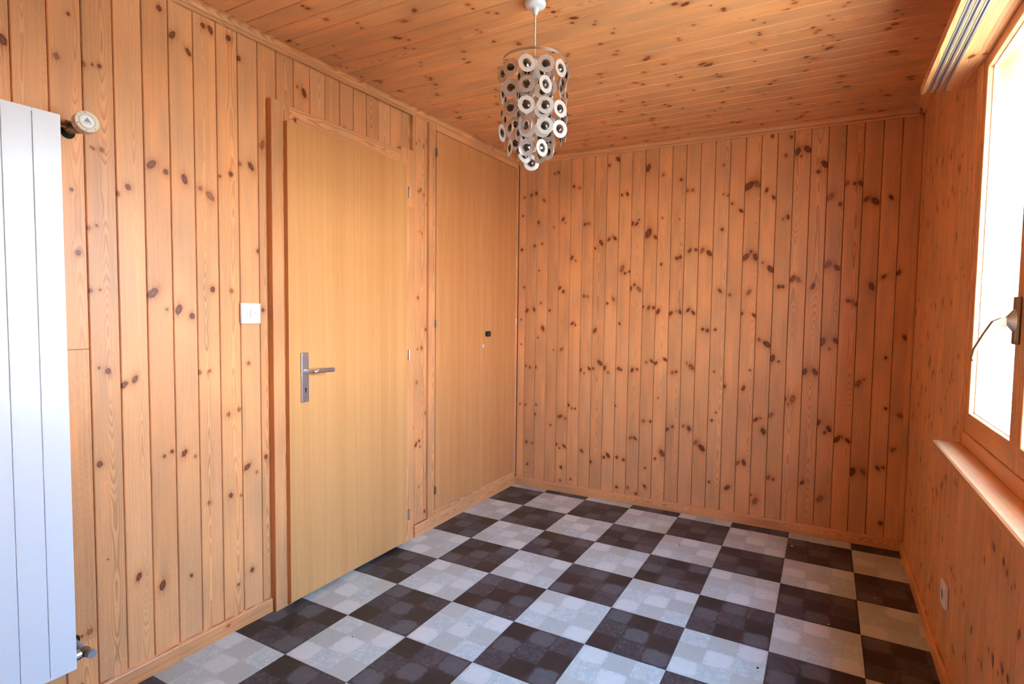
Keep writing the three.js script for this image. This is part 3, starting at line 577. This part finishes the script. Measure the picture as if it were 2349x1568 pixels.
// ---------------------------------------------------------------- pendant lamp with strings of acrylic rings
{
  const o = thing('pendant_lamp', 'pendant lamp of pearly acrylic rings with dark crystals hanging on a white cord', 'lamp', [0.755, YC, 1.693]);
  const ringY = -0.206, R1 = 0.110, R2 = 0.052;
  const pearl = new THREE.MeshPhysicalMaterial({ color: lin(0.88, 0.84, 0.80), roughness: 0.2, metalness: 0.4, transmission: 0.5, thickness: 0, clearcoat: 0.4, clearcoatRoughness: 0.1 });
  const smoky = new THREE.MeshPhysicalMaterial({ color: lin(0.022, 0.020, 0.020), roughness: 0.06, specularIntensity: 1, clearcoat: 1, clearcoatRoughness: 0.03, flatShading: true });
  const profile = [[0, 0], [0.036, 0], [0.0365, -0.012], [0.033, -0.020], [0.024, -0.024], [0.0125, -0.0255], [0.0115, -0.032], [0.0075, -0.046], [0.0, -0.047]].map(([a, b]) => new THREE.Vector2(a, b)).reverse();
  part('ceiling_rose', new THREE.LatheGeometry(profile, 40), M.white, o);
  part('cord', cyl(0.0031, 0.0031, 0.165, 12).translate(0, -0.047 - 0.0825, 0), M.cream, o);
  part('ring', new THREE.LatheGeometry([[R1, -0.004], [R1 + 0.0012, -0.004], [R1 + 0.0012, 0.004], [R1, 0.004], [R1, -0.004]].map(([a, b]) => new THREE.Vector2(a, b)), 72).translate(0, ringY, 0), M.steel, o);
  part('ring', new THREE.LatheGeometry([[R2, -0.003], [R2 + 0.0012, -0.003], [R2 + 0.0012, 0.003], [R2, 0.003], [R2, -0.003]].map(([a, b]) => new THREE.Vector2(a, b)), 56).translate(0, ringY - 0.004, 0), M.steel, o);
  for (let k = 0; k < 3; k++) part('spoke', new THREE.BoxGeometry(R1, 0.0016, 0.006).translate(R1 / 2, 0, 0).rotateY(k * 2.094 + 0.5).translate(0, ringY - 0.001, 0), M.steel, o);
  part('lamp_holder', mergeGeometries([cyl(0.017, 0.019, 0.045, 24).translate(0, ringY - 0.024, 0), cyl(0.0085, 0.012, 0.012, 20).translate(0, ringY + 0.003, 0)]), M.white, o);
  // one disc: ring, hole, crystal of two faceted cones
  const sh = new THREE.Shape(); sh.absarc(0, 0, 0.0285, 0, Math.PI * 2); const hl = new THREE.Path(); hl.absarc(0, 0, 0.0152, 0, Math.PI * 2, true); sh.holes.push(hl);
  const discG = new THREE.ExtrudeGeometry(sh, { depth: 0.0012, bevelEnabled: false, curveSegments: 30 }); discG.translate(0, 0, -0.0006);
  const facet = (() => {
    const rings = [[0.0, 0.0065], [0.0052, 0.0056], [0.0125, 0.0014], [0.0125, -0.0014], [0.0052, -0.0056], [0.0, -0.0065]], n = 8, pos = [];
    const pt = (k, i) => { const [r, z] = rings[k], a = (i + (k % 2 ? 0.5 : 0)) / n * Math.PI * 2; return [r * Math.cos(a), r * Math.sin(a), z]; };
    for (let k = 0; k < rings.length - 1; k++) for (let i = 0; i < n; i++) { pos.push(...pt(k, i), ...pt(k + 1, i), ...pt(k + 1, i + 1), ...pt(k, i), ...pt(k + 1, i + 1), ...pt(k, i + 1)); }
    const g = new THREE.BufferGeometry(); g.setAttribute('position', new THREE.Float32BufferAttribute(pos, 3)); g.computeVertexNormals(); return g;
  })();
  const linkG = mergeGeometries([new THREE.TorusGeometry(0.0030, 0.0004, 6, 14).translate(0, 0.0305, 0), new THREE.TorusGeometry(0.0026, 0.0004, 6, 14).rotateY(H2).translate(0, 0.0348, 0), new THREE.CylinderGeometry(0.0004, 0.0004, 0.0130, 5).translate(0, 0.0215, 0.0006)]);
  const r = rng(21);
  const strand = (R, a, n, y0, gap) => {
    for (let i = 0; i < n; i++) {
      const d = part('disc', discG, pearl, o);
      d.position.set(R * Math.cos(a), y0 - i * gap, R * Math.sin(a));
      d.rotation.set((r() - 0.5) * 0.10, H2 - a + (r() - 0.5) * 1.3, (r() - 0.5) * 0.06, 'YXZ');
      const c = part('crystal', facet, smoky, d); c.rotation.set(0, (r() - 0.5) * 0.9, r());
      part('link', linkG, M.steel, d);
    }
  };
  for (let k = 0; k < 11; k++) strand(R1 + 0.0006, k / 11 * Math.PI * 2 + 0.18, k % 4 === 3 ? 5 : 4, ringY - 0.048, 0.0662);
  for (let k = 0; k < 6; k++) strand(R2 + 0.0006, k / 6 * Math.PI * 2 + 0.5, 5, ringY - 0.050, 0.0630);
}

// ---------------------------------------------------------------- specks on the floor
{
  const r = rng(314), spots = [[1.02, 0.42, 0.004, 0], [1.11, 0.5, 0.003, 0], [0.55, 0.62, 0.004, 1], [0.47, 0.63, 0.005, 1], [0.60, 0.72, 0.004, 0], [1.62, 1.18, 0.005, 2], [1.72, 0.9, 0.004, 2], [1.50, 1.35, 0.005, 0], [1.69, 1.42, 0.004, 0], [1.88, 1.30, 0.006, 0], [1.55, 0.12, 0.007, 2], [1.9, 0.55, 0.004, 2], [1.82, 1.02, 0.004, 2]];
  for (let i = 0; i < 40; i++) spots.push([r() * 2.0 - 0.2, r() * 2.2 + 0.1, 0.0012 + r() * 0.0018, r() < 0.55 ? 0 : r() < 0.5 ? 1 : 2]);
  const colours = [[0.02, 0.016, 0.012], [0.35, 0.22, 0.12], [0.75, 0.72, 0.66]], gs = spots.map(([x, z, s, k]) => {
    const g = new THREE.IcosahedronGeometry(s, 0); g.scale(1, 0.5, 0.7 + r() * 0.5); g.rotateY(r() * 6); g.translate(x, s * 0.45, z);
    const n = g.attributes.position.count, c = new Float32Array(n * 3); for (let i = 0; i < n; i++) c.set(colours[k], i * 3);
    g.setAttribute('color', new THREE.BufferAttribute(c, 3)); return g;
  });
  const m = part('floor_crumbs', mergeGeometries(gs), new THREE.MeshStandardMaterial({ vertexColors: true, roughness: 0.8 }), scene);
  m.userData = { label: 'tiny dark and pale crumbs scattered over the checkered floor', category: 'crumbs', kind: 'stuff' };
}

// ---------------------------------------------------------------- outside
{
  const g = new THREE.PlaneGeometry(80, 80, 1, 1).rotateX(-H2);
  const m = at(part('yard', g, new THREE.MeshStandardMaterial({ color: lin(0.34, 0.30, 0.21), roughness: 0.95 }), scene), 20, -0.35, 2);
  m.userData = { label: 'pale sunlit yard outside the window', category: 'ground', kind: 'structure' };
}
show(scene);
renderer.render(scene, camera);
